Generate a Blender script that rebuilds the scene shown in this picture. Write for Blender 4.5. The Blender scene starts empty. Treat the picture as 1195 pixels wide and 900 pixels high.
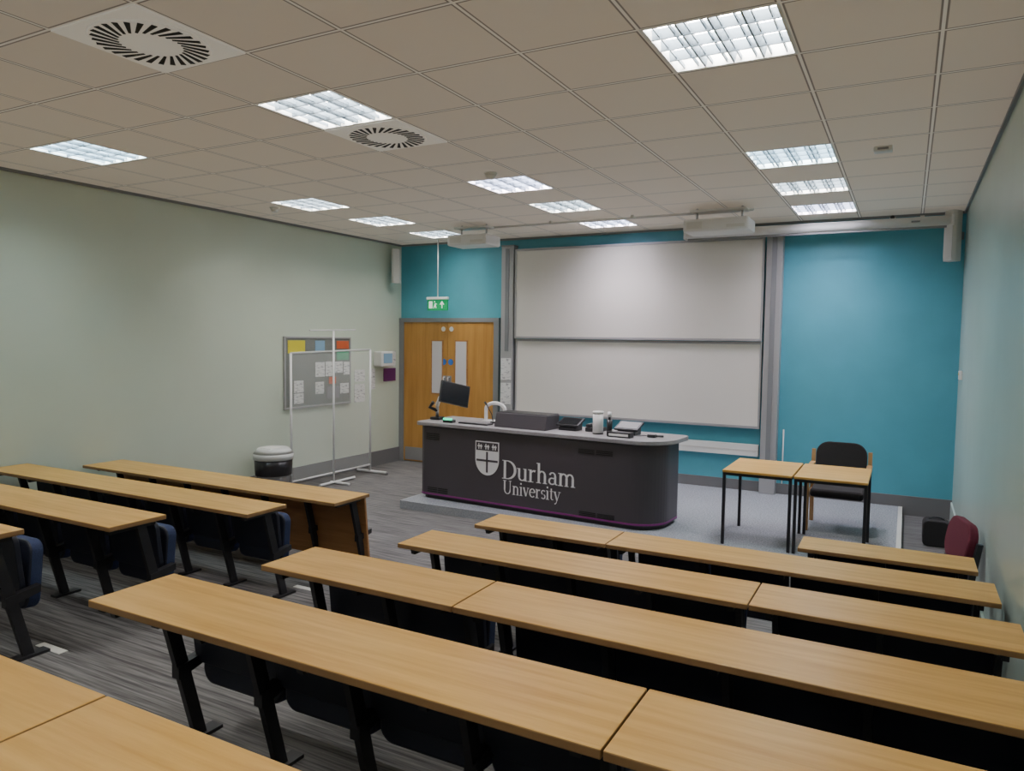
import bpy, bmesh, math
from mathutils import Matrix, Vector
COL=bpy.context.scene.collection
# ---------------------------------------------------------------- materials
def new_mat(name):
    m=bpy.data.materials.new(name); m.use_nodes=True
    nt=m.node_tree; b=nt.nodes['Principled BSDF']; return m,nt,b
def pm(name,col,rough=.5,metal=0.,spec=None,alpha=1.,emis=None,es=0.,trans=0.,noise=0.,nscale=30.,bump=0.):
    m,nt,b=new_mat(name)
    b.inputs['Base Color'].default_value=(*col,1); b.inputs['Roughness'].default_value=rough
    b.inputs['Metallic'].default_value=metal
    if spec is not None: b.inputs['Specular IOR Level'].default_value=spec
    b.inputs['Alpha'].default_value=alpha
    b.inputs['Transmission Weight'].default_value=trans
    if emis: b.inputs['Emission Color'].default_value=(*emis,1); b.inputs['Emission Strength'].default_value=es
    if noise or bump:
        tc=nt.nodes.new('ShaderNodeTexCoord'); n=nt.nodes.new('ShaderNodeTexNoise'); n.inputs['Scale'].default_value=nscale; n.inputs['Detail'].default_value=4
        nt.links.new(tc.outputs['Object'],n.inputs['Vector'])
        if noise:
            r=nt.nodes.new('ShaderNodeValToRGB'); r.color_ramp.elements[0].position=.3;r.color_ramp.elements[1].position=.7
            r.color_ramp.elements[0].color=(*[c*(1-noise) for c in col],1); r.color_ramp.elements[1].color=(*[min(1,c*(1+noise)) for c in col],1)
            nt.links.new(n.outputs['Fac'],r.inputs['Fac']); nt.links.new(r.outputs['Color'],b.inputs['Base Color'])
        if bump:
            bp=nt.nodes.new('ShaderNodeBump'); bp.inputs['Strength'].default_value=bump; bp.inputs['Distance'].default_value=.005
            nt.links.new(n.outputs['Fac'],bp.inputs['Height']); nt.links.new(bp.outputs['Normal'],b.inputs['Normal'])
    return m
def stretched(name,c1,c2,scale,rough,detail=6,p0=.3,p1=.7,c3=None,bump=0.,world=True,mscale=None):
    m,nt,b=new_mat(name)
    tc=nt.nodes.new('ShaderNodeTexCoord'); mp=nt.nodes.new('ShaderNodeMapping'); mp.inputs['Scale'].default_value=scale
    n=nt.nodes.new('ShaderNodeTexNoise'); n.inputs['Scale'].default_value=1; n.inputs['Detail'].default_value=detail; n.inputs['Roughness'].default_value=.6
    src=nt.nodes.new('ShaderNodeNewGeometry').outputs['Position'] if world else tc.outputs['Object']
    nt.links.new(src,mp.inputs['Vector']); nt.links.new(mp.outputs['Vector'],n.inputs['Vector'])
    r=nt.nodes.new('ShaderNodeValToRGB'); e=r.color_ramp.elements
    e[0].position=p0;e[1].position=p1;e[0].color=(*c1,1);e[1].color=(*c2,1)
    if c3: x=e.new((p0+p1)/2); x.color=(*c3,1)
    nt.links.new(n.outputs['Fac'],r.inputs['Fac']); nt.links.new(r.outputs['Color'],b.inputs['Base Color'])
    b.inputs['Roughness'].default_value=rough
    if bump:
        bp=nt.nodes.new('ShaderNodeBump'); bp.inputs['Strength'].default_value=bump; bp.inputs['Distance'].default_value=.004
        nt.links.new(n.outputs['Fac'],bp.inputs['Height']); nt.links.new(bp.outputs['Normal'],b.inputs['Normal'])
    return m
M={}
M['oak']=stretched('oak_laminate',(.52,.27,.05),(.72,.44,.13),(1.6,26,26),.36,c3=(.63,.36,.09))
M['oakdoor']=stretched('oak_door',(.40,.19,.04),(.54,.28,.07),(18,18,1.2),.4,c3=(.47,.235,.055))
M['oakdark']=stretched('oak_panel',(.33,.15,.05),(.46,.23,.09),(1.6,22,22),.45)
M['edge']=pm('desk_edging',(.30,.17,.07),.5)
M['wallg']=pm('wall_sage',(.62,.69,.58),.42,noise=.02,nscale=2.,bump=.08)
M['wallr']=pm('wall_sage_satin',(.54,.66,.60),.27,noise=.02,nscale=2.,bump=.05)
M['blue']=pm('wall_teal',(.095,.38,.48),.38,noise=.05,nscale=3.,bump=.3)
M['base']=pm('skirting_grey',(.16,.16,.165),.5)
M['frame']=pm('frame_grey',(.22,.23,.24),.45)
M['carpet']=stretched('carpet_stripe',(.058,.056,.058),(.20,.195,.195),(2.2,60,3),.95,detail=3,p0=.35,p1=.65,bump=.3)
M['dais']=pm('carpet_speckle',(.27,.29,.32),.95,noise=.4,nscale=70,bump=.4)
M['daisside']=pm('platform_side',(.30,.32,.35),.7,noise=.2,nscale=80)
M['white']=pm('white_plastic',(.78,.78,.76),.4)
M['offwhite']=pm('offwhite_plastic',(.68,.67,.63),.4)
M['whitemetal']=pm('white_metal',(.72,.73,.74),.35)
M['alu']=pm('aluminium_post',(.42,.42,.43),.42,metal=.3)
M['board']=pm('board_surface',(.80,.77,.71),.26)
M['black']=pm('black_metal',(.02,.02,.025),.45)
M['blackp']=pm('black_plastic',(.02,.02,.022),.35)
M['screen']=pm('dark_screen',(.01,.012,.016),.12)
M['navy']=pm('navy_fabric',(.022,.036,.10),.9,noise=.3,nscale=200,bump=.3)
M['shell']=pm('seat_shell',(.014,.017,.034),.5)
M['maroon']=pm('maroon_fabric',(.12,.012,.03),.9,noise=.2,nscale=150)
M['blackf']=pm('black_fabric',(.02,.018,.02),.95,noise=.3,nscale=150)
M['wood']=stretched('chair_wood',(.34,.18,.07),(.48,.28,.12),(20,20,3),.4)
M['lect']=pm('lectern_panel',(.066,.058,.067),.42)
M['lecttop']=pm('lectern_top',(.30,.29,.30),.4,noise=.15,nscale=150)
M['purple']=pm('purple_stripe',(.24,.02,.20),.4)
M['logo']=pm('logo_white',(.85,.85,.85),.5)
M['glass']=pm('frosted_glass',(.62,.60,.62),.15)
M['steel']=pm('steel',(.55,.55,.56),.3,metal=.8)
M['bluesign']=pm('blue_sign',(.02,.13,.5),.4)
M['green']=pm('exit_green',(.0,.30,.10),.4,emis=(.0,.5,.15),es=.25)
M['signw']=pm('sign_white',(.9,.95,.9),.4,emis=(.8,1,.85),es=.5)
M['led']=pm('green_led',(.0,.6,.3),.4,emis=(.0,1.,.5),es=1.5)
M['clear']=pm('clear_sheet',(.92,.97,.96),.05,alpha=.10)
M['pin']=pm('pinboard_felt',(.20,.21,.20),.9,noise=.1,nscale=80)
M['bag']=pm('black_liner',(.02,.02,.025),.3,bump=.8,nscale=14)
M['binw']=pm('bin_lid_grey',(.60,.62,.62),.4)
M['dark']=pm('slot_black',(.012,.012,.012),.7)
M['louv']=pm('louvre_white',(.20,.25,.30),.5)
M['yellow']=pm('paper_yellow',(.75,.65,.05),.6)
M['red']=pm('paper_red',(.65,.12,.04),.6)
M['pblue']=pm('paper_blue',(.25,.42,.60),.6)
M['pgreen']=pm('paper_green',(.10,.38,.22),.6)
M['ppurple']=pm('poster_purple',(.13,.02,.13),.5)
M['grey']=pm('mid_grey',(.25,.25,.26),.5)
M['ventw']=pm('vent_plate_selflit',(.72,.69,.63),.5,emis=(.72,.68,.61),es=.24)  # faint emission stands in for light on the plate, like the tiles
def paper():
    m,nt,b=new_mat('printed_paper'); tc=nt.nodes.new('ShaderNodeTexCoord'); mp=nt.nodes.new('ShaderNodeMapping'); mp.inputs['Scale'].default_value=(14,14,55)
    n=nt.nodes.new('ShaderNodeTexNoise'); n.inputs['Scale'].default_value=1; nt.links.new(tc.outputs['Object'],mp.inputs[0]); nt.links.new(mp.outputs[0],n.inputs[0])
    r=nt.nodes.new('ShaderNodeValToRGB'); r.color_ramp.elements[0].position=.36;r.color_ramp.elements[1].position=.45
    r.color_ramp.elements[0].color=(.38,.38,.41,1); r.color_ramp.elements[1].color=(.80,.80,.79,1)
    nt.links.new(n.outputs['Fac'],r.inputs[0]); nt.links.new(r.outputs[0],b.inputs['Base Color']); b.inputs['Roughness'].default_value=.6
    return m
M['paper']=paper()
def ceil_mat(x0,y0):
    m,nt,b=new_mat('ceiling_tiles_selflit'); g=nt.nodes.new('ShaderNodeNewGeometry'); sp=nt.nodes.new('ShaderNodeSeparateXYZ'); nt.links.new(g.outputs['Position'],sp.inputs[0])
    def mth(op,a,bv=None):
        n=nt.nodes.new('ShaderNodeMath'); n.operation=op
        for i,v in enumerate([a,bv]):
            if v is None: continue
            if isinstance(v,(int,float)): n.inputs[i].default_value=v
            else: nt.links.new(v,n.inputs[i])
        return n.outputs[0]
    def dist(o,c):
        a=mth('DIVIDE',mth('SUBTRACT',o,c),.6); fr=mth('FRACT',a); d=mth('ABSOLUTE',mth('SUBTRACT',fr,.5)); return mth('MULTIPLY',mth('SUBTRACT',.5,d),.6)
    d=mth('MINIMUM',dist(sp.outputs[0],x0),dist(sp.outputs[1],y0))
    r=nt.nodes.new('ShaderNodeValToRGB'); r.color_ramp.interpolation='LINEAR'; e=r.color_ramp.elements
    T=(.64,.575,.49,1); W=(.74,.70,.63,1)
    e[0].position=0; e[0].color=W; e[1].position=1; e[1].color=T
    for p,c in [(.13,W),(.17,(.20,.17,.15,1)),(.30,(.24,.21,.18,1)),(.35,T)]:
        x=e.new(p); x.color=c
    nt.links.new(mth('MULTIPLY',d,20),r.inputs[0]);
    n=nt.nodes.new('ShaderNodeTexNoise'); n.inputs['Scale'].default_value=120; nt.links.new(g.outputs['Position'],n.inputs['Vector'])
    bp=nt.nodes.new('ShaderNodeBump'); bp.inputs['Strength'].default_value=.15; bp.inputs['Distance'].default_value=.003; nt.links.new(n.outputs['Fac'],bp.inputs['Height']); nt.links.new(bp.outputs['Normal'],b.inputs['Normal'])
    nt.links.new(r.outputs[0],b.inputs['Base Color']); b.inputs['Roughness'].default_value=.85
    nt.links.new(r.outputs[0],b.inputs['Emission Color']); b.inputs['Emission Strength'].default_value=.17  # weak glow added to the tiles as ambient fill; they are no lamps
    return m
GX,GY=-.52,3.247
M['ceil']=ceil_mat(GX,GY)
def emit(name,col,st):
    m=bpy.data.materials.new(name); m.use_nodes=True; nt=m.node_tree; nt.nodes.clear()
    e=nt.nodes.new('ShaderNodeEmission'); o=nt.nodes.new('ShaderNodeOutputMaterial'); e.inputs[0].default_value=(*col,1); e.inputs[1].default_value=st
    nt.links.new(e.outputs[0],o.inputs[0]); return m
LS=64.
M['tube']=emit('lamp_light',(1,.965,.90),LS); M['tubeb']=emit('lamp_light_cool',(.80,.97,1.),LS*1.1); M['tubel']=emit('lamp_light_lilac',(.97,.87,1.),LS*1.7)
# ---------------------------------------------------------------- geometry helpers
def ob(name,me,parent=None,loc=(0,0,0),rot=(0,0,0)):
    o=bpy.data.objects.new(name,me); COL.objects.link(o); o.location=loc; o.rotation_euler=rot
    if parent: o.parent=parent
    return o
def info(o,label,cat,group=None,kind=None):
    o['label']=label; o['category']=cat
    if group: o['group']=group
    if kind: o['kind']=kind
    return o
def struct(o): o['kind']='structure'; return o
def thing(name,loc,label,cat,rz=0,group=None):
    return info(ob(name,None,None,loc,(0,0,rz)),label,cat,group)
def bm_box(bm,x0,x1,y0,y1,z0,z1,mi=0,mat=None):
    T=Matrix.Translation(((x0+x1)/2,(y0+y1)/2,(z0+z1)/2))@Matrix.Diagonal((x1-x0,y1-y0,z1-z0,1))
    if mat is not None: T=mat@T
    r=bmesh.ops.create_cube(bm,size=1,matrix=T)
    for f in {f for v in r['verts'] for f in v.link_faces}: f.material_index=mi
    return r['verts']
def bm_cyl(bm,p,q,r1,r2=None,seg=20,mi=0):
    p=Vector(p);q=Vector(q);d=q-p; r2=r1 if r2 is None else r2
    T=Matrix.Translation((p+q)/2)@d.to_track_quat('Z','Y').to_matrix().to_4x4()
    r=bmesh.ops.create_cone(bm,cap_ends=True,segments=seg,radius1=r1,radius2=r2,depth=d.length,matrix=T)
    for f in {f for v in r['verts'] for f in v.link_faces}: f.material_index=mi; f.smooth=len(f.verts)==4
def finish(bm,name,mats,bev=0,seg=2):
    if bev: bmesh.ops.bevel(bm,geom=list(bm.edges),offset=bev,segments=seg,affect='EDGES',profile=.5)
    me=bpy.data.meshes.new(name); bm.to_mesh(me); bm.free()
    for m in (mats if isinstance(mats,(list,tuple)) else [mats]): me.materials.append(M[m])
    return me
def box(name,x0,x1,y0,y1,z0,z1,mat,parent=None,bev=0,rot=(0,0,0),seg=2):
    bm=bmesh.new(); sx,sy,sz=(x1-x0)/2,(y1-y0)/2,(z1-z0)/2
    bm_box(bm,-sx,sx,-sy,sy,-sz,sz)
    return ob(name,finish(bm,name,mat,bev,seg),parent,((x0+x1)/2,(y0+y1)/2,(z0+z1)/2),rot)
def cyl(name,p,q,r,mat,parent=None,r2=None,seg=24):
    bm=bmesh.new(); c=(Vector(p)+Vector(q))/2; bm_cyl(bm,Vector(p)-c,Vector(q)-c,r,r2,seg)
    return ob(name,finish(bm,name,mat),parent,c)
def tube(name,pts,r,mat,parent=None,cyc=False):
    cu=bpy.data.curves.new(name,'CURVE'); cu.dimensions='3D'; cu.bevel_depth=r; cu.bevel_resolution=4; cu.use_fill_caps=True
    s=cu.splines.new('POLY'); s.points.add(len(pts)-1); s.use_cyclic_u=cyc
    for i,p in enumerate(pts): s.points[i].co=(*p,1)
    t=bpy.data.objects.new('tmp',cu); COL.objects.link(t); bpy.context.view_layer.update()
    me=bpy.data.meshes.new_from_object(t.evaluated_get(bpy.context.evaluated_depsgraph_get())); bpy.data.objects.remove(t)
    me.materials.clear(); me.materials.append(M[mat]); me.name=name
    for p in me.polygons: p.use_smooth=True
    return ob(name,me,parent)
def rrect(w,h,r,n=6):
    pts=[]
    for cx,cy,a0 in [(w/2-r,h/2-r,0),(-w/2+r,h/2-r,90),(-w/2+r,-h/2+r,180),(w/2-r,-h/2+r,270)]:
        for i in range(n+1):
            a=math.radians(a0+90*i/n); pts.append((cx+r*math.cos(a),cy+r*math.sin(a)))
    return pts
def prism(bm,pts,z0,z1,T=None,mi=0):
    """extrude 2D outline along local z, transform T"""
    T=T or Matrix()
    a=[bm.verts.new(T@Vector((x,y,z0))) for x,y in pts]; b=[bm.verts.new(T@Vector((x,y,z1))) for x,y in pts]
    fs=[bm.faces.new(a[::-1]),bm.faces.new(b)]
    n=len(pts)
    for i in range(n): fs.append(bm.faces.new((a[i],a[(i+1)%n],b[(i+1)%n],b[i])))
    for f in fs: f.material_index=mi
XZ=Matrix.Rotation(math.radians(90),4,'X')   # local (x,y,z)->(x,-z,y)
# ---------------------------------------------------------------- room shell
XL,XR,YF,YB,ZC=-6.775,.484,9.074,-2.6,3.256
def quadwall(name,x0,x1,y0,y1,z0,z1,mat): return struct(box(name,x0,x1,y0,y1,z0,z1,mat))
quadwall('wall_left',XL-.1,XL,YB-.1,YF+.1,-.1,ZC+.3,'wallg')
quadwall('wall_right',XR,XR+.1,YB-.1,YF+.1,-.1,ZC+.3,'wallr')
quadwall('wall_front',XL,XR,YF,YF+.1,-.1,ZC+.3,'blue')
quadwall('wall_back',XL,XR,YB-.1,YB,-.1,ZC+.3,'wallg')
# stepped floor
bm=bmesh.new()
tiers=[(3.86,YF,0),(2.86,3.86,.08),(2.10,2.86,.20),(1.42,2.10,.30),(.6,1.42,.38),(YB,.6,.46)]
for y0,y1,h in tiers: bm_box(bm,XL,XR,y0,y1,-.1,h)
struct(ob('floor',finish(bm,'floor','carpet')))
for i,(y0,y1,h) in enumerate(tiers[1:]):
    struct(box('trim_%d'%(i+1),-3.80,-3.60,y1-.04,y1+.004,h-.02,h+.003,'offwhite'))
# ceiling with openings
lights=[];
for cx in (0,-4,-8):
    for cy in (0,4,6,8): lights.append((cx,cy))
for cx in (0,-4,-8):
    for cy in (-4,-8): lights.append((cx,cy))
L=set(lights)
bm=bmesh.new()
xs=sorted([XL,XR]+[GX+.6*k for k in range(-10,2) if XL<GX+.6*k<XR]); ys=sorted([YB,YF]+[GY+.6*k for k in range(-9,10) if YB<GY+.6*k<YF])
for i in range(len(xs)-1):
    for j in range(len(ys)-1):
        kx=round((xs[i]-GX)/.6) if xs[i]>XL else None; ky=round((ys[j]-GY)/.6)
        if kx is not None and ys[j]>YB and (kx+1,ky) in L: continue
        vs=[bm.verts.new(v) for v in ((xs[i],ys[j],ZC),(xs[i],ys[j+1],ZC),(xs[i+1],ys[j+1],ZC),(xs[i+1],ys[j],ZC))]
        bm.faces.new(vs)
bmesh.ops.remove_doubles(bm,verts=bm.verts,dist=1e-4)
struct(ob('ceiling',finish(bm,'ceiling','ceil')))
for n,a in [('trim_21',(XL,XL+.02,YB,YF,ZC-.025,ZC)),('trim_22',(XR-.02,XR,YB,YF,ZC-.025,ZC)),('trim_23',(XL,XR,YF-.02,YF,ZC-.025,ZC))]:
    struct(box(n,*a,'frame'))
# light fittings
bm=bmesh.new(); bm_box(bm,-.3,.3,-.3,-.285,0,.1);bm_box(bm,-.3,.3,.285,.3,0,.1);bm_box(bm,-.3,-.285,-.285,.285,0,.1);bm_box(bm,.285,.3,-.285,.285,0,.1);bm_box(bm,-.3,.3,-.3,.3,.1,.105)
me_h=finish(bm,'housing','white')
def lampmesh(mt):
    bm=bmesh.new()
    for k in range(4):
        y0=-.285+.1425*k+.03;y1=-.285+.1425*(k+1)-.03
        bm.faces.new([bm.verts.new(v) for v in ((-.28,y0,.085),(-.28,y1,.085),(.28,y1,.085),(.28,y0,.085))])
    return finish(bm,'lamp',mt)
lm={k:lampmesh(k) for k in('tube','tubeb','tubel')}
bm=bmesh.new()
for k in range(1,4):
    p=-.285+.1425*k
    for a in (0,1):
        T=Matrix.Rotation(math.radians(90*a),4,'Z')
        prism(bm,[(-.004,0.004),(.004,.004),(.014,.05),(-.014,.05)],-.285,.285,T@Matrix.Translation((0,p,0))@Matrix.Rotation(math.radians(90),4,'Z')@XZ)
for k in range(8):   # fine cross blades
    p=-.285+.07125*k+.0356
    bm_box(bm,p-.003,p+.003,-.285,.285,.012,.03)
me_l=finish(bm,'louvre','louv')
for cx,cy in lights:
    x=GX+.6*cx-.3; y=GY+.6*cy+.3
    t=thing('ceiling_light',(x,y,ZC),'square recessed fluorescent light with white louvre grid','ceiling light',group='recessed ceiling lights')
    k='tubeb' if (cx,cy) in ((0,4),(-8,0)) else 'tubel' if (cx,cy) in ((0,8),(-4,4),(-4,8)) else 'tube'
    ob('housing',me_h,t); ob('lamp',lm[k],t); ob('louvre',me_l,t)
# swirl vents
def vent(x,y):
    bm=bmesh.new(); bm_box(bm,-.297,.297,-.297,.297,-.008,0)
    bm_cyl(bm,(0,0,-.016),(0,0,-.008),.262,.27,48)
    for k in range(28):
        a=2*math.pi*k/28
        T=Matrix.Rotation(a,4,'Z')@Matrix.Translation((.195,0,-.0175))@Matrix.Rotation(math.radians(24),4,'Z')
        prism(bm,[(-.062,-.006),(.062,-.013),(.062,.013),(-.062,.006)],-.001,.001,T,1)
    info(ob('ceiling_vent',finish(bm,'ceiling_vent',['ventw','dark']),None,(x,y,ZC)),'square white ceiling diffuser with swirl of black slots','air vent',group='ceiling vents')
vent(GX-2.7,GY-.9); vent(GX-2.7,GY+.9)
def detector(x,y):
    bm=bmesh.new(); bm_cyl(bm,(0,0,-.015),(0,0,0),.055); bm_cyl(bm,(0,0,-.05),(0,0,-.015),.03,.048)
    info(ob('smoke_detector',finish(bm,'smoke_detector','white'),None,(x,y,ZC)),'small round white smoke detector on the ceiling','smoke detector',group='smoke detectors')
detector(-3.14,5.44); detector(-6.09,5.89)
t=thing('ceiling_sensor',(-.21,5.91,ZC),'small white rectangular sensor box on the ceiling','sensor')
box('body',-.06,.06,-.045,.045,-.035,0,'white',t,.006); box('lens_strip',-.035,.035,-.047,-.043,-.025,-.01,'grey',t)
# skirting
struct(box('baseboard_front',-4.98,XR,YF-.02,YF,0,.21,'base'))
struct(box('baseboard_left',XL,XL+.02,3.98,YF,0,.21,'base'))
struct(box('baseboard_right',XR-.015,XR,5.2,YF,0,.19,'wallr'))
# ---------------------------------------------------------------- doors
struct(box('trim_11',-6.77,-6.69,YF-.06,YF,0,2.15,'frame'));struct(box('trim_12',-5.13,-5.05,YF-.06,YF,0,2.15,'frame'));struct(box('trim_13',-6.77,-5.05,YF-.061,YF,2.10,2.16,'frame'))
for i,(a,b,pa,hx) in enumerate([(-6.69,-5.912,(-6.17,-6.0),-5.95),(-5.908,-5.13,(-5.76,-5.58),-5.87)]):
    d=struct(box('door_%d'%(i+1),a,b,YF-.045,YF-.002,.01,2.10,'oakdoor',None,.003))
    cx=(a+b)/2;cz=1.055;cy=YF-.0235
    def ch(name,x0,x1,z0,z1,mat,y0=-.03,y1=-.02,bev=0): return box(name,x0-cx,x1-cx,y0,y1,z0-cz,z1-cz,mat,d,bev)
    ch('glass_frame',pa[0]-.02,pa[1]+.02,1.04,1.84,'oakdark'); ch('vision_panel',*pa,1.06,1.82,'glass',-.034,-.03)
    ch('push_plate',hx-.035,hx+.035,1.10,1.32,'grey',-.027,-.02,.002)
    tube('handle',[(hx-cx,-.025,1.12-cz),(hx-cx,-.065,1.12-cz),(hx-cx,-.065,1.30-cz),(hx-cx,-.025,1.30-cz)],.009,'steel',d)
    bm=bmesh.new(); bm_cyl(bm,(0,.002,0),(0,-.002,0),.045); ob('blue_disc',finish(bm,'blue_disc','bluesign'),d,(hx-cx+(.02 if i else -.02),-.024,1.52-cz))
    bm=bmesh.new(); bm_cyl(bm,(0,.002,0),(0,-.002,0),.035); ob('white_disc',finish(bm,'white_disc','white'),d,(hx-cx+(.03 if i else -.03),-.024,2.0-cz))
    ch('kick_plate',a+.03,b-.03,.03,.22,'grey',-.026,-.02)
# ---------------------------------------------------------------- boards
def whiteboard(z0,z1,y,lab):
    t=thing('whiteboard',(-3.13,y,z0),lab,'whiteboard',group='sliding whiteboards')
    w=1.63;h=z1-z0
    box('panel',-w+.02,w-.02,-.01,.01,.02,h-.02,'board',t)
    bm=bmesh.new(); bm_box(bm,-w,w,-.018,.012,0,.03);bm_box(bm,-w,w,-.018,.012,h-.03,h);bm_box(bm,-w,-w+.022,-.018,.012,.03,h-.03);bm_box(bm,w-.022,w,-.018,.012,.03,h-.03)
    ob('frame',finish(bm,'frame','alu'),t)
whiteboard(1.875,3.088,8.955,'upper white sliding board with aluminium edge on teal wall')
whiteboard(.845,1.87,8.995,'lower white sliding board with aluminium edge on teal wall')
for x0,x1,lab in [(-4.98,-4.79,'tall grey metal column beside the boards and door'),(-1.48,-1.30,'tall grey metal column carrying the sliding boards')]:
    t=thing('board_column',((x0+x1)/2,YF-.075,0),lab,'column'); w=(x1-x0)/2; zz=.09
    box('post',-w,w,-.05,.072,zz,3.13,'alu',t,.006); box('track',-w*.3,w*.3,-.058,-.05,1.7 if x0<-3 else .4,3.1,'frame',t); box('cap',-w-.005,w+.005,-.055,.07,3.13,3.15,'grey',t)
t=thing('cable_trunking',(-3.15,YF-.03,.51),'white plastic cable trunking low on teal wall','cable trunking')
box('body',-1.6,1.64,-.03,.028,0,.14,'white',t,.004); box('cover_line',-1.6,1.64,-.033,-.03,.06,.075,'offwhite',t)
cyl('x',(-1.24,YF-.012,.10),(-1.24,YF-.012,.85),.008,'white').name='wall_cable'
info(bpy.data.objects['wall_cable'],'thin white vertical cable conduit beside grey column','cable')
def sheet(name,lab,cat,face,a0,a1,z0,z1,mat,grp=None,off=0.,lean=0.):
    # face 'L' left wall, coordinates y ; face 'F' plane y
    bm=bmesh.new()
    if face=='L': bm_box(bm,0,.004,-(a1-a0)/2,(a1-a0)/2,-(z1-z0)/2,(z1-z0)/2); loc=(XL+off,(a0+a1)/2,(z0+z1)/2)
    else: bm_box(bm,-(a1-a0)/2,(a1-a0)/2,-.004,0,-(z1-z0)/2,(z1-z0)/2); loc=((a0+a1)/2,off,(z0+z1)/2)
    return info(ob(name,finish(bm,name,mat),None,loc,(lean,0,0)),lab,cat,grp)
sheet('notice_paper','white printed notice taped to grey board column','notice','F',-4.97,-4.81,1.30,1.60,'paper','notices on the column',YF-.1245)
sheet('notice_paper','white printed notice with red mark on grey column','notice','F',-4.97,-4.81,.96,1.26,'paper','notices on the column',YF-.1245)
# ---------------------------------------------------------------- exit sign
t=thing('exit_sign',(-5.93,8.8,2.26),'green hanging emergency exit sign with white running figure','exit sign')
box('sign_panel',-.17,.17,-.015,.015,0,.155,'green',t,.004)
box('housing',-.175,.175,-.03,.03,.155,.19,'white',t,.004)
cyl('hanging_rod',(0,0,.19),(0,0,.996),.008,'white',t)
bm=bmesh.new()
T=Matrix.Translation((0,-.0165,0))@XZ
def sgn(pts): prism(bm,pts,-.0005,.0005,T)
sgn([(-.14,.03),(-.08,.03),(-.08,.13),(-.14,.13)])
sgn([(-.065,.03),(-.05,.03),(-.03,.075),(-.045,.08)]);sgn([(-.045,.07),(-.02,.03),(-.01,.035),(-.025,.09),(-.04,.1)])
sgn([(-.05,.115),(-.035,.115),(-.035,.13),(-.05,.13)]);sgn([(-.03,.095),(.0,.085),(.0,.09),(-.03,.105)])
ob('running_figure',finish(bm,'running_figure','signw'),t); bm=bmesh.new()
sgn([(.075,.03),(.09,.03),(.09,.1),(.075,.1)]);sgn([(.045,.085),(.0825,.135),(.12,.085),(.105,.08),(.0825,.108),(.06,.08)])
ob('arrow',finish(bm,'arrow','signw'),t)
# ---------------------------------------------------------------- speakers
def speaker(x,y,z0,z1,rz,lab):
    t=thing('wall_speaker',(x,y,z0),lab,'speaker',rz,group='wall speakers'); h=z1-z0
    bm=bmesh.new(); prism(bm,[(-.065,.05),(-.065,-.04),(-.04,-.07),(.04,-.07),(.065,-.04),(.065,.05)],0,h)
    ob('cabinet',finish(bm,'cabinet','offwhite',.006),t); box('grille',-.045,.045,-.076,-.068,.03,h-.03,'offwhite',t,.003)
    box('bracket',-.02,.02,.05,.16,h*.45,h*.6,'grey',t)
speaker(.36,8.86,2.72,3.235,math.radians(-35),'white column speaker on bracket in the corner')
speaker(-6.63,8.75,2.66,3.15,math.radians(40),'off-white speaker on bracket high beside the door')
# ---------------------------------------------------------------- projection screen, projectors
t=thing('projector_screen',(-1.02,8.82,3.08),'long white rolled projection screen casing above boards','projector screen')
bm=bmesh.new(); bm_cyl(bm,(-1.36,0,.055),(1.36,0,.055),.052,seg=24); ob('casing',finish(bm,'casing','white'),t)
box('end_cap',-1.385,-1.36,-.06,.06,-.005,.115,'white',t,.008); box('end_cap',1.36,1.39,-.06,.06,-.005,.115,'white',t,.008)
box('bottom_bar',-1.34,1.34,-.012,.012,-.018,.005,'grey',t)
for x in (-1.1,1.1): box('bracket',x-.02,x+.02,0,.25,.1,.12,'white',t)
box('maker_badge',1.0,1.08,-.056,-.05,.045,.062,'grey',t)
def projector(x,y,w,lab):
    t=thing('projector',(x,y,2.99),lab,'projector',group='ceiling projectors'); 
    box('body',-w/2,w/2,-.18,.18,0,.13,'white',t,.02)
    box('front_grille',-w/2+.04,-w/2+.2,-.184,-.178,.03,.1,'offwhite',t); box('rear_vent',w/2-.22,w/2-.04,-.184,-.178,.03,.06,'offwhite',t)
    bm=bmesh.new(); bm_cyl(bm,(0,.18,.07),(0,.22,.07),.045); ob('lens',finish(bm,'lens','blackp'),t)
    box('mount_plate',-w/2+.05,w/2-.05,-.1,.1,.215,.235,'white',t)
    for a in (-1,1): cyl('mount_rod',(a*(w/2-.1),0,.13),(a*(w/2-.1),0,.262),.012,'steel',t)
projector(-1.77,7.8,.66,'white short-throw projector hung under the ceiling before screen')
projector(-4.73,7.8,.55,'white projector hung from ceiling near the door')
t=thing('ceiling_conduit',(-3.25,7.92,ZC-.03),'long thin white conduit rail running along ceiling','conduit')
bm=bmesh.new(); bm_cyl(bm,(-1.6,0,0),(1.8,0,0),.014); ob('rail',finish(bm,'rail','white'),t)
for a in (-1.4,-.5,.5,1.5): box('clip',a-.015,a+.015,-.02,.02,-.005,.03,'offwhite',t)
t=thing('security_camera',(-.2,YF,3.215),'small black camera fixed high on teal wall','camera')
box('base',-.03,.03,-.015,0,-.012,.03,'white',t); cyl('stem',(0,-.07,.008),(0,-.015,.008),.008,'white',t); bm=bmesh.new(); bm_cyl(bm,(0,-.04,.01),(0,-.14,.003),.02); ob('body',finish(bm,'body','blackp'),t)
# thermostat
t=thing('thermostat',(XR,8.5,1.52),'small white thermostat box on the pale green wall','thermostat')
box('body',-.03,0,-.05,.05,0,.09,'white',t,.006); box('display',-.032,-.029,-.03,.03,.045,.07,'yellow',t)
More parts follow.
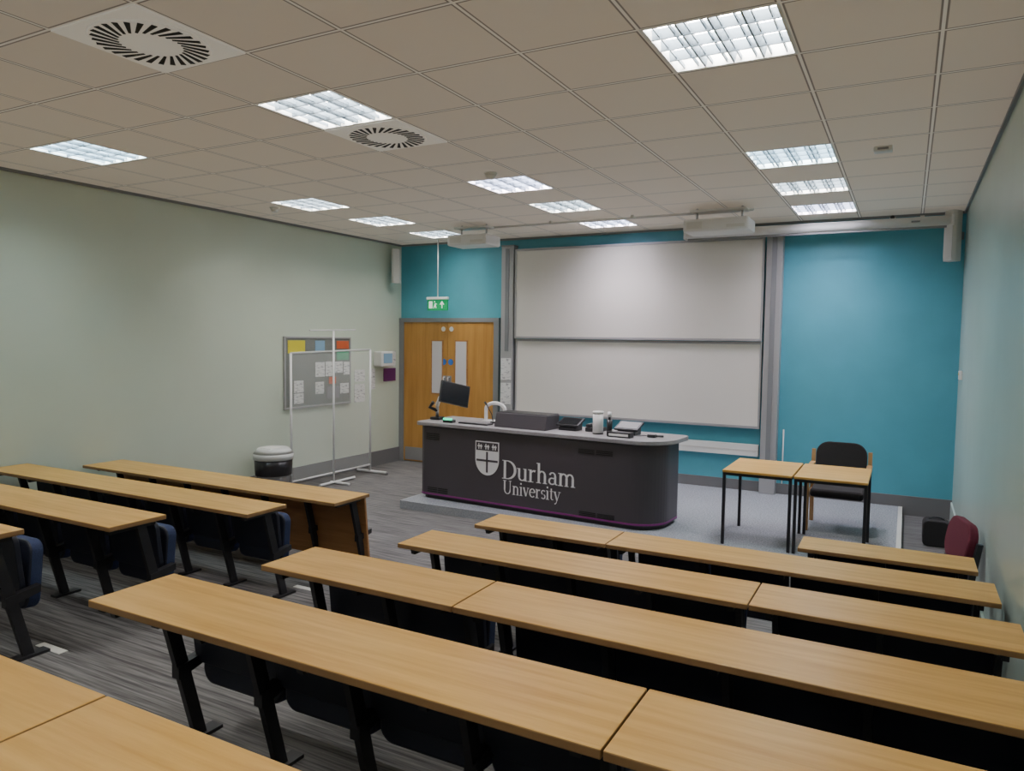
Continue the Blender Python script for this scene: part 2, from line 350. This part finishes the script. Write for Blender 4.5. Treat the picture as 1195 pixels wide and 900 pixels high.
# ---------------------------------------------------------------- left wall items
def lw(u,v):
    a=(u-597.5)/860; rx=-.472+.8815*a; ry=.8815+.472*a
    zc=XL/rx; return zc*ry, 1.87-(v-394)/860*zc
t=thing('noticeboard',(XL,7.28,.97),'grey felt noticeboard with metal frame on green wall','noticeboard')
box('felt',.004,.02,-.6,.6,0,.88,'pin',t)
bm=bmesh.new(); bm_box(bm,.0,.03,-.615,.615,-.015,.01);bm_box(bm,0,.03,-.615,.615,.87,.895);bm_box(bm,0,.03,-.615,-.59,.01,.87);bm_box(bm,0,.03,.59,.615,.01,.87)
ob('frame',finish(bm,'frame','alu',.003),t)
for (u0,u1,v0,v1,m,lab) in [(334,354,399,414,'yellow','yellow paper notice pinned to noticeboard'),(366,377,399,412,'pblue','pale blue leaflet pinned to noticeboard'),
  (391,405,399,408,'red','orange red notice pinned to noticeboard'),(391,405,410,421,'pgreen','green notice pinned to noticeboard'),(366,377,424,441,'paper','white printed sheet pinned to noticeboard'),(378,388,423,440,'paper','white printed sheet pinned to noticeboard'),
  (389,398,423,436,'paper','white printed sheet pinned to noticeboard'),(399,406,423,438,'paper','white printed sheet pinned to noticeboard'),(341,352,446,460,'paper','white printed sheet pinned to noticeboard'),(341,352,461,473,'paper','white printed sheet pinned to noticeboard'),
  (366,376,447,461,'paper','white printed sheet pinned to noticeboard'),(379,394,452,466,'grey','sheet with grey photograph pinned to noticeboard'),(395,405,448,460,'paper','white printed sheet pinned to noticeboard'),(382,390,441,449,'red','orange red notice pinned to noticeboard')]:
    y0,za=lw(u0,(v0+v1)/2-(v1-v0)/2); y1,_=lw(u1,v0); _,zb=lw((u0+u1)/2,v1); _,za=lw((u0+u1)/2,v0)
    sheet('pinned_notice',lab,'notice','L',y0,y1,zb,za,m,'notices on the noticeboard',.021)
for (u0,u1,v0,v1,m,lab) in [(413,425,432,446,'paper','white notice taped on green wall'),(413,425,449,470,'paper','white notice taped on green wall'),(430,437,431,455,'paper','white narrow notice taped on green wall'),
  (449,461,410,428,'paper','white information leaflet on green wall'),(447,461,430,445,'ppurple','purple university poster on green wall')]:
    y0,_=lw(u0,v0); y1,_=lw(u1,v0); _,zb=lw((u0+u1)/2,v1); _,za=lw((u0+u1)/2,v0)
    sheet('wall_notice',lab,'notice','L',y0,y1,zb,za,m,'notices on the green wall',.002)
y0,_=lw(434,410); y1,_=lw(450,410); _,zb=lw(441,428)
t=thing('wall_dispenser',(XL,(y0+y1)/2,zb),'white wipes dispenser box mounted on wall','dispenser')
box('body',0,.16,-.14,.14,0,.22,'white',t,.02); box('front_cover',.155,.165,-.1,.1,.05,.19,'pblue',t,.003)
# clear screen on frame
t=thing('mobile_clear_screen',(-6.45,7.2,0),'clear protective screen in white metal frame on feet','protective screen')
def P(y,z,x=0): return (x,y-7.2,z)
for y,z in ((6.47,1.665),(7.94,1.70)):
    cyl('post',P(y,.04),P(y,z),.014,'whitemetal',t)
    tube('foot',[P(y,.03,-.22),P(y,.03,.28)],.018,'whitemetal',t)
    for x in (-.22,.28): cyl('castor',P(y-.012,.022,x),P(y+.012,.022,x),.022,'grey',t)
cyl('rail',P(6.47,1.665),P(7.94,1.70),.012,'whitemetal',t); cyl('rail',P(6.47,.12),P(7.94,.12),.012,'whitemetal',t)
box('clear_sheet',-.003,.003,6.49-7.2,7.92-7.2,.14,1.66,'clear',t)
t=thing('tall_pole_stand',(-6.35,7.1,0),'thin white pole stand with top crossbar','pole stand')
cyl('pole',(0,0,.03),(0,0,1.94),.013,'whitemetal',t); cyl('crossbar',(0,-.42,1.94),(0,.42,1.96),.008,'whitemetal',t)
tube('foot',[(-.05,0,.025),(.25,0,.025)],.016,'whitemetal',t); tube('foot',[(0,-.25,.025),(0,.4,.025)],.016,'whitemetal',t)
# bin
t=thing('waste_bin',(-6.42,6.16,0),'round bin with grey lid and black liner bag','waste bin')
bm=bmesh.new(); bm_cyl(bm,(0,0,0),(0,0,.44),.16,.20,28); ob('body',finish(bm,'body','grey'),t)
bm=bmesh.new(); bm_cyl(bm,(0,0,.27),(0,0,.46),.205,.215,28); ob('liner_bag',finish(bm,'liner_bag','bag'),t)
bm=bmesh.new(); bm_cyl(bm,(0,0,.45),(0,0,.52),.225,.225,28); bm_cyl(bm,(0,0,.52),(0,0,.58),.225,.17,28); ob('lid',finish(bm,'lid','binw'),t)
box('flap',-.09,.09,-.13,.05,.578,.586,'white',t,.003)
# ---------------------------------------------------------------- platform
t=thing('lecture_platform',(-2.42,7.75,0),'low stage platform with speckled blue-grey carpet','platform')
box('carpet_top',-2.40,2.40,-1.27,1.30,.001,.089,'dais',t)
box('edging',2.40,2.44,-1.28,1.30,.001,.089,'offwhite',t); box('edging',-2.42,-2.40,-1.28,1.30,.001,.089,'daisside',t); box('edging',-2.40,2.40,-1.29,-1.27,.001,.089,'daisside',t)
# ---------------------------------------------------------------- lectern
A=Vector((-4.76,6.72)); B=Vector((-2.25,6.55)); ang=math.atan2(B.y-A.y,B.x-A.x)
lt=thing('lectern',(A.x,A.y,.09),'long dark grey lecturer desk with university logo','lectern',ang)
def outline(x0,x1,y0,y1,r):
    pts=[(x0,y1),(x0,y0+.06),(x0+.02,y0+.02),(x0+.06,y0)]
    for i in range(13):
        a=math.radians(-90+90*i/12); pts.append((x1-r+r*math.cos(a),y0+r+r*math.sin(a)))
    pts+= [(x1,y1-.08)]
    for i in range(5):
        a=math.radians(90*i/4); pts.append((x1-.08+.08*math.cos(a),y1-.08+.08*math.sin(a)))
    return pts
def slab(name,o,z0,z1,mat,bev=0):
    bm=bmesh.new(); prism(bm,o,z0,z1); bmesh.ops.recalc_face_normals(bm,faces=bm.faces)
    return ob(name,finish(bm,name,mat,bev),lt)
slab('plinth',outline(.03,2.77,.03,.60,.28),0,.04,'blackp')
slab('purple_stripe',outline(.0,2.80,-.001,.62,.30),.045,.062,'purple')
slab('body',outline(.003,2.797,.002,.62,.30),.038,.80,'lect')
slab('worktop',outline(-.05,2.87,-.03,.68,.34),.81,.85,'lecttop',.006)
slab('shadow_gap',outline(.02,2.78,.02,.6,.28),.80,.81,'blackp')
def slots(x0,x1,z0,z1,n=4):
    bm=bmesh.new(); h=(z1-z0)/n
    for k in range(n):
        for j in range(2):
            xa=x0+(x1-x0)*j*.52; bm_box(bm,xa,xa+(x1-x0)*.46,-.004,.003,z0+h*k,z0+h*k+h*.45)
    ob('vent_slots',finish(bm,'vent_slots','dark'),lt)
slots(.1,.28,.66,.74);slots(1.98,2.35,.68,.73,3);slots(2.0,2.38,.07,.12,3);slots(.12,.4,.08,.14,3)
# lettering (stroke-built serif letters)
def arc(cx,cy,rx,ry,a0,a1,tn,tk,n=18):
    return [(cx+rx*math.cos(math.radians(a0+(a1-a0)*i/n)),cy+ry*math.sin(math.radians(a0+(a1-a0)*i/n)),tn+(tk-tn)*abs(math.cos(math.radians(a0+(a1-a0)*i/n)))) for i in range(n+1)]
def st(x,y0,y1,w=.125): return [(x,y0,w),(x,y1,w)]
def sf(x0,x1,y): return [(x0,y,.04),(x1,y,.04)]
X=.66
G={'D':([st(.16,0,1,.14),arc(.3,.5,.46,.475,-90,90,.05,.15),[(.1,.975,.05),(.3,.975,.05)],[(.1,.025,.05),(.3,.025,.05)],sf(0,.3,.02),sf(0,.3,.98)],.86),
'U':([st(.17,.32,1,.14),arc(.42,.32,.25,.3,180,360,.06,.11),st(.67,.32,1,.07),sf(.02,.34,.98),sf(.54,.8,.98)],.86),
'u':([st(.13,.2,X),arc(.3,.2,.17,.17,180,340,.06,.1),st(.48,0,X),sf(0,.13,X-.02),sf(.36,.48,X-.02),sf(.48,.6,.02)],.64),
'r':([st(.14,0,X),[(.14,.45,.05),(.24,.58,.07),(.33,.62,.09),(.4,.58,.13)],sf(0,.3,.02),sf(.0,.14,X-.02)],.46),
'h':([st(.14,0,1.05),arc(.31,.43,.17,.2,0,160,.07,.11),st(.48,0,.43),sf(0,.27,.02),sf(.36,.6,.02),sf(0,.14,1.03)],.64),
'n':([st(.14,0,X),arc(.31,.43,.17,.2,0,160,.07,.11),st(.48,0,.43),sf(0,.27,.02),sf(.36,.6,.02),sf(0,.14,X-.02)],.64),
'm':([st(.14,0,X),arc(.3,.43,.16,.2,0,160,.07,.11),st(.46,0,.43),arc(.63,.43,.16,.2,0,160,.07,.11),st(.79,0,.43),sf(0,.27,.02),sf(.35,.57,.02),sf(.68,.92,.02),sf(0,.14,X-.02)],.96),
'a':([st(.4,.08,.46,.115),arc(.25,.46,.15,.17,0,165,.06,.1),arc(.23,.19,.16,.16,60,310,.055,.1),[(.3,.34,.05),(.4,.38,.05)],[(.4,.1,.1),(.44,.03,.07),(.52,.04,.04)]],.55),
'i':([st(.14,0,X),sf(0,.28,.02),sf(0,.14,X-.02),[(.13,.82,.13),(.13,.95,.13)]],.3),
'v':([[(.08,X-.02,.13),(.28,.02,.12)],[(.46,X-.02,.05),(.28,.02,.05)],sf(0,.2,X-.02),sf(.36,.56,X-.02)],.55),
'y':([[(.08,X-.02,.13),(.28,.02,.12)],[(.48,X-.02,.05),(.28,.02,.05),(.2,-.18,.06),(.08,-.24,.09)],sf(0,.2,X-.02),sf(.38,.58,X-.02)],.56),
'e':([arc(.28,.33,.22,.3,10,315,.06,.12),[(.08,.37,.05),(.5,.37,.05)]],.54),
's':([arc(.22,.48,.14,.15,30,250,.06,.1),arc(.22,.18,.15,.16,70,-150,.06,.1)],.44),
't':([st(.16,.12,.84,.11),sf(.02,.34,X-.02),[(.16,.14,.1),(.22,.04,.07),(.34,.06,.04)]],.37)}
def word(txt,x0,z0,h,width,name):
    bm=bmesh.new(); x=0; allq=[]
    for c in txt:
        strokes,adv=G[c]
        for s in strokes:
            for i in range(len(s)-1):
                (xa,ya,wa),(xb,yb,wb)=s[i],s[i+1]; dx,dy=xb-xa,yb-ya; l=math.hypot(dx,dy) or 1; nx,ny=-dy/l/2,dx/l/2
                allq.append([(x+xa+nx*wa,ya+ny*wa),(x+xa-nx*wa,ya-ny*wa),(x+xb-nx*wb,yb-ny*wb),(x+xb+nx*wb,yb+ny*wb)])
        x+=adv
    sx=width/x
    for k,q in enumerate(allq): bm.faces.new([bm.verts.new((x0+px*sx,-.003-.00001*(k%7),z0+py*h)) for px,py in q])
    ob(name,finish(bm,name,'logo'),lt)
LX=lambda X: (X+4.76)/math.cos(ang)
word('Durham',LX(-3.66),.33,.195,.86,'lettering'); word('University',LX(-3.65),.175,.14,.68,'lettering')
def shield():
    bm=bmesh.new(); x0=LX(-4.0);w=.30;h=.36;z0=.34
    def sh(k,inset,yy,mi):
        ww=w/2-inset; top=h-inset
        pts=[(-ww,top),(-ww,.17)]
        for i in range(9):
            a=math.pi*i/8/2; pts.append((-ww*math.cos(a),.17-(.17-inset*1.3)*math.sin(a)))
        for i in range(7,-1,-1):
            a=math.pi*i/8/2; pts.append((ww*math.cos(a),.17-(.17-inset*1.3)*math.sin(a)))
        pts+=[(ww,top)]
        f=bm.faces.new([bm.verts.new((x0+w/2+px,yy,z0+pz)) for px,pz in pts]); f.material_index=mi
    sh(0,0,-.003,0)
    def r(xa,xb,za,zb,mi,yy=-.0045): f=bm.faces.new([bm.verts.new((x0+w/2+a,yy,z0+b)) for a,b in ((xa,za),(xb,za),(xb,zb),(xa,zb))]); f.material_index=mi
    r(-.138,.138,.262,.348,1); r(-.012,.012,.03,.25,1); r(-.135,.135,.145,.167,1)
    for cx in (-.09,0,.09):
        for (a,b,c,d) in ((-.03,.03,-.006,.01),(-.02,-.008,-.03,.03),(.008,.022,-.03,.02)): r(cx+a,cx+b,.305+c,.305+d,0,-.006)
    ob('crest_shield',finish(bm,'crest_shield',['logo','lect']),lt)
shield()
TZ=.941
# items on lectern (world coordinates)
t=thing('computer_monitor',(-4.70,6.98,TZ),'black flat monitor tilted on a jointed desk arm','monitor')
box('arm_base',-.06,.06,-.06,.06,0,.03,'blackp',t,.006); cyl('arm_post',(0,0,.03),(0,0,.2),.018,'steel',t)
tube('arm_link',[(0,0,.16),(.05,-.03,.25),(.17,0,.28)],.022,'white',t); tube('arm_link',[(0,0,.1),(-.07,-.05,.14),(-.02,-.05,.2)],.02,'blackp',t)
bm=bmesh.new(); bm_box(bm,-.18,.18,-.015,.02,-.125,.125)
hd=ob('display_panel',finish(bm,'display_panel','blackp',.006),t,(.22,.02,.30),(math.radians(-16),math.radians(14),math.radians(56)))
box('screen_glass',-.168,.168,-.018,-.015,-.112,.112,'screen',hd)
t=thing('keyboard',(-4.10,6.83,TZ),'black slim computer keyboard on the desk top','keyboard',ang)
box('base',-.19,.19,-.06,.06,0,.015,'blackp',t,.004)
bm=bmesh.new()
for i in range(13):
    for j in range(4): bm_box(bm,-.18+i*.028,-.157+i*.028,-.052+j*.027,-.03+j*.027,.015,.021)
ob('keys',finish(bm,'keys','grey'),t)
t=thing('indicator_button_box',(-4.42,6.80,TZ),'small box with glowing green light on desk','control button'); box('body',-.06,.06,-.04,.04,0,.03,'blackp',t,.005); box('green_light',-.055,.055,-.045,-.02,.028,.05,'led',t,.005)
t=thing('desk_lamp_arm',(-4.03,7.14,TZ),'white curved tubular arm standing on lecturer desk','lamp')
tube('curved_tube',[(-.12,0,0.0)]+[(-.12+.12*(1-math.cos(a)),0,.14+.07*math.sin(a)) for a in [math.pi*i/16 for i in range(17)]]+[(.12,0,.0)],.02,'white',t); box('foot_plate',-.15,.15,-.04,.04,0,.012,'white',t,.003)
t=thing('gooseneck_microphone',(-3.98,7.0,TZ),'thin black gooseneck microphone on lecturer desk','microphone'); cyl('base',(0,0,0),(0,0,.02),.03,'blackp',t); tube('neck',[(0,0,.02),(-.01,-.01,.1),(-.05,-.02,.17),(-.07,-.02,.21)],.005,'blackp',t); cyl('capsule',(-.07,-.02,.20),(-.09,-.03,.235),.011,'blackp',t)
t=thing('equipment_box',(-3.50,6.86,TZ),'dark grey sloped equipment housing on lecturer desk','equipment box',ang)
bm=bmesh.new(); prism(bm,[(-.14,0),(.16,0),(.16,.15),(-.10,.15)],-.31,.31,Matrix(((0,0,1,0),(1,0,0,0),(0,1,0,0),(0,0,0,1)))); bmesh.ops.recalc_face_normals(bm,faces=bm.faces)
ob('body',finish(bm,'body','lect',.006),t); box('lid',-.30,.30,-.08,.15,.15,.156,'blackp',t)
for x,lab in ((-3.03,'small touch control panel on tilted black stand'),(-2.40,'larger touch control panel on tilted black stand')):
    t=thing('touch_panel',(x,6.95,TZ),lab,'control panel',ang); w=.125
    bm=bmesh.new(); prism(bm,[(-.08,.03),(.08,.09),(.08,.0),(-.08,.0)],-w+.03,w-.03,Matrix(((0,0,1,0),(1,0,0,0),(0,1,0,0),(0,0,0,1)))); bmesh.ops.recalc_face_normals(bm,faces=bm.faces); ob('stand',finish(bm,'stand','blackp'),t)
    o=box('panel',-w,w,-.09,.09,.07,.09,'blackp',t,.004,(math.radians(20),0,0)); box('display',-w+.02,w-.02,-.07,.07,.0105,.013,'screen' if x<-2.9 else 'grey',o)
t=thing('desk_phone',(-2.77,7.0,TZ),'black desk telephone on the lecturer desk','telephone',ang); box('base',-.08,.08,-.09,.09,0,.04,'blackp',t,.006); box('handset',-.075,-.03,-.09,.09,.042,.075,'blackp',t,.01); box('keypad',-.01,.06,-.06,.02,.042,.05,'grey',t)
t=thing('wipes_tub',(-2.67,6.80,TZ),'white cylindrical tub of wipes on lecturer desk','tub'); cyl('tub_body',(0,0,0),(0,0,.2),.052,'white',t); cyl('lid',(0,0,.2),(0,0,.225),.054,'offwhite',t); cyl('base_ring',(0,0,0.0),(0,0,.012),.054,'blackp',t)
t=thing('spray_bottle',(-2.55,6.80,TZ),'slim dark bottle with white cap on desk','bottle'); cyl('bottle_body',(0,0,0),(0,0,.15),.027,'blackp',t); cyl('neck',(0,0,.15),(0,0,.18),.012,'blackp',t); cyl('cap',(0,0,.175),(0,0,.225),.02,'white',t)
t=thing('tissue_box',(-2.40,6.70,TZ),'low black box with paper label on desk','box',ang); box('body',-.12,.12,-.05,.05,0,.05,'blackp',t,.005); box('label_strip',-.1,.1,-.052,-.049,.012,.035,'white',t)
t=thing('radio_microphone',(-2.12,6.84,TZ),'small black clip microphone on desk end','microphone',ang); box('pack',-.05,.03,-.03,.03,0,.03,'blackp',t,.006); cyl('clip',(.03,0,.015),(.1,.02,.015),.01,'blackp',t); tube('wire',[(-.05,0,.01),(-.1,.03,.008),(-.12,-.02,.008),(-.14,.02,.008)],.004,'blackp',t)
# ---------------------------------------------------------------- small tables and chair
def table(x0,x1,y0,y1,lab):
    z=.09;t=thing('small_table',((x0+x1)/2,(y0+y1)/2,z),lab,'table',group='small tables'); w=(x1-x0)/2-.004;d=(y1-y0)/2
    H=.66
    box('table_top',-w,w,-d,d,H-.022,H,'oak',t,.004)
    for sx in (-1,1):
        for sy in (-1,1): box('leg',sx*(w-.015)-.0125,sx*(w-.015)+.0125,sy*(d-.02)-.0125,sy*(d-.02)+.0125,0,H-.022,'black',t)
    bm=bmesh.new()
    for sy in (-1,1): bm_box(bm,-w+.02,w-.02,sy*(d-.02)-.01,sy*(d-.02)+.01,H-.047,H-.022)
    for sx in (-1,1): bm_box(bm,sx*(w-.015)-.01,sx*(w-.015)+.01,-d+.02,d-.02,H-.047,H-.022)
    ob('rail_frame',finish(bm,'rail_frame','black'),t)
table(-1.39,-.805,6.51,7.27,'small oak-topped table with thin black legs'); table(-.80,-.23,6.51,7.27,'small oak-topped table beside chair, black legs')
def armchair(x,y,z,rz,fab,lab,wood='wood',arms=True,bz=.64,bh=.33):
    t=thing('chair',(x,y,z),lab,'chair',rz)
    box('seat',-.23,.23,-.24,.22,.33,.41,fab,t,.03,seg=3)
    bm=bmesh.new(); prism(bm,rrect(.46,bh,.12),-.03,.03,Matrix.Translation((0,.25,bz))@Matrix.Rotation(math.radians(-10),4,'X')@XZ); bmesh.ops.recalc_face_normals(bm,faces=bm.faces)
    ob('backrest',finish(bm,'backrest',fab,.012),t)
    k=1 if arms else .85
    for sx in (-1,1):
        bm=bmesh.new(); bm_box(bm,-.018,.018,-.02,.02,-.29 if arms else -.17,.29 if arms else .17); ob('leg',finish(bm,'leg',wood,.006),t,(sx*.255,-.2,.29 if arms else .17))
        bm=bmesh.new(); prism(bm,[(.24,0),(.28,0),(.26,.35),(.30,.72*k),(.27,.72*k),(.22,.35)],-.018,.018,Matrix(((0,0,1,0),(1,0,0,0),(0,1,0,0),(0,0,0,1)))); bmesh.ops.recalc_face_normals(bm,faces=bm.faces)
        ob('leg',finish(bm,'leg',wood),t,(sx*.255,0,0))
        if arms: box('armrest',sx*.255-.025,sx*.255+.025,-.23,.26,.575,.6,wood,t,.008)
        box('side_rail',sx*.255-.012,sx*.255+.012,-.2,.24,.30,.34,wood,t)
armchair(-.53,7.62,.09,0,'blackf','wooden armchair with black fabric seat and back')
armchair(.12,5.62,0,math.radians(-78),'maroon','maroon fabric chair with black frame by wall','black',False,.57,.28)
t=thing('black_bag',(.30,7.85,0),'small black bag standing on the carpet by wall','bag')
bm=bmesh.new(); prism(bm,rrect(.22,.24,.05),-.1,.1,Matrix.Translation((0,0,.12))@XZ); bmesh.ops.recalc_face_normals(bm,faces=bm.faces); ob('body',finish(bm,'body','blackf',.01),t)
tube('carry_strap',[(-.07,0,.23)]+[(-.07*math.cos(math.pi*i/8),0,.23+.03*math.sin(math.pi*i/8)) for i in range(1,8)]+[(.07,0,.23)],.008,'blackp',t)
# ---------------------------------------------------------------- bench desks
cache={}
YZ=Matrix(((0,0,1,0),(1,0,0,0),(0,1,0,0),(0,0,0,1)))
def leg_mesh(H):
    k=('leg',round(H,3))
    if k not in cache:
        bm=bmesh.new()
        prism(bm,[(-.14,H-.03),(-.085,H-.03),(.07,0),(.02,0)],-.013,.013,YZ)       # slanted upright
        prism(bm,[(-.30,H-.06),(-.02,H-.06),(-.02,H-.028),(-.31,H-.028)],-.013,.013,YZ) # top arm
        prism(bm,[(-.03,0),(.13,0),(.13,.014),(-.03,.014)],-.03,.03,YZ)                # foot plate
        prism(bm,[(-.06,.27),(.10,.31),(.10,.345),(-.06,.32)],-.02,.02,YZ)             # seat bracket
        bmesh.ops.recalc_face_normals(bm,faces=bm.faces)
        cache[k]=finish(bm,'leg','black')
    return cache[k]
def seat_meshes():
    if 'seat' not in cache:
        bm=bmesh.new(); prism(bm,rrect(.43,.34,.06),-.035,.035,XZ); bmesh.ops.recalc_face_normals(bm,faces=bm.faces)
        me=finish(bm,'seat',['navy','shell'],.012)
        for p in me.polygons:
            if p.center.y<-.02 : p.material_index=1
            p.use_smooth=False
        cache['seat']=me
        bm=bmesh.new(); prism(bm,rrect(.44,.30,.05),-.014,.014,XZ); bmesh.ops.recalc_face_normals(bm,faces=bm.faces)
        cache['back']=finish(bm,'backrest',['shell'],.005)
    return cache['seat'],cache['back']
def bench(x0,x1,yf,zt,zf,depth=.34,seats=True,legs=None,panel=None,lab='oak-topped bench desk with black legs and navy tip-up seats'):
    t=thing('bench_desk',((x0+x1)/2,yf,zf),lab,'bench desk',group='tiered bench desks')
    H=zt-zf; w=(x1-x0)/2-.0025
    bm=bmesh.new(); bm_box(bm,-w,w,-depth,0,H-.026,H); me=finish(bm,'desktop',['oak','edge'],.004)
    for p in me.polygons:
        if abs(p.normal.z)<.5: p.material_index=1
    ob('desktop',me,t)
    n=max(1,round((2*w-.16)/.47)); step=(2*w-.16)/n; sx=-w+.08
    for i in range(n+1): ob('leg',leg_mesh(H),t,(sx+i*step,0,0))
    if panel: box('modesty_panel',-w+.03,w-.03,.0,.018,.08,H-.03,panel,t,rot=(math.radians(6),0,0))
    if seats:
        s,b=seat_meshes()
        for i in range(n):
            cx=sx+(i+.5)*step
            ob('backrest',b,t,(cx,.03,.455),(math.radians(6),0,0)); ob('seat',s,t,(cx,.105,.38),(math.radians(-5),0,0))
xa=-2.47
for sec,yf,zt,zf in [([xa,-1.55,.445],4.444,.648,0),([xa,-.57,.46],3.615,.722,.08),([xa,-1.47,.46],2.629,.863,.20),([xa,-.57,.46],1.854,.948,.30),([xa,-1.62,.46],1.034,1.025,.38)]:
    for a,b in zip(sec[:-1],sec[1:]): bench(a,b,yf,zt,zf,seats=yf>1.5,lab='oak-topped bench desk with black legs and navy tip-up seats' if yf>1.5 else 'oak-topped bench desk with plain black legs')
bench(-.55,.40,5.08,.61,0,.31,seats=False,lab='short oak-topped front bench desk with black legs',panel='shell')
for x0,x1,yf,zt,zf in [(-6.72,-3.65,3.62,.735,.08),(-6.74,-3.63,2.69,.86,.20),(-6.74,-3.62,1.93,.95,.30)]: bench(x0,x1,yf,zt,zf)
bench(-6.70,-3.65,4.49,.65,0,.40,seats=False,panel='oakdark',lab='front oak-topped bench desk with wooden modesty panel')
# ---------------------------------------------------------------- camera
cam=bpy.data.cameras.new('camera'); co=bpy.data.objects.new('camera',cam); COL.objects.link(co)
yw,pt,rl=map(math.radians,(28.167,-3.628,.72))
fw=Vector((-math.sin(yw)*math.cos(pt),math.cos(yw)*math.cos(pt),math.sin(pt))); rt=Vector((math.cos(yw),math.sin(yw),0)); up=rt.cross(fw)
r=rt*math.cos(rl)+up*math.sin(rl); u=-rt*math.sin(rl)+up*math.cos(rl)
mw=Matrix.Identity(4)
for i in range(3): mw[i][0]=r[i]; mw[i][1]=u[i]; mw[i][2]=-fw[i]
mw[2][3]=1.87
co.matrix_world=mw; cam.sensor_width=36; cam.lens=859.78/1195*36; cam.clip_start=.02
bpy.context.scene.camera=co
w=bpy.data.worlds.new('w'); bpy.context.scene.world=w; w.use_nodes=True; w.node_tree.nodes['Background'].inputs[0].default_value=(.5,.5,.5,1); w.node_tree.nodes['Background'].inputs[1].default_value=.1
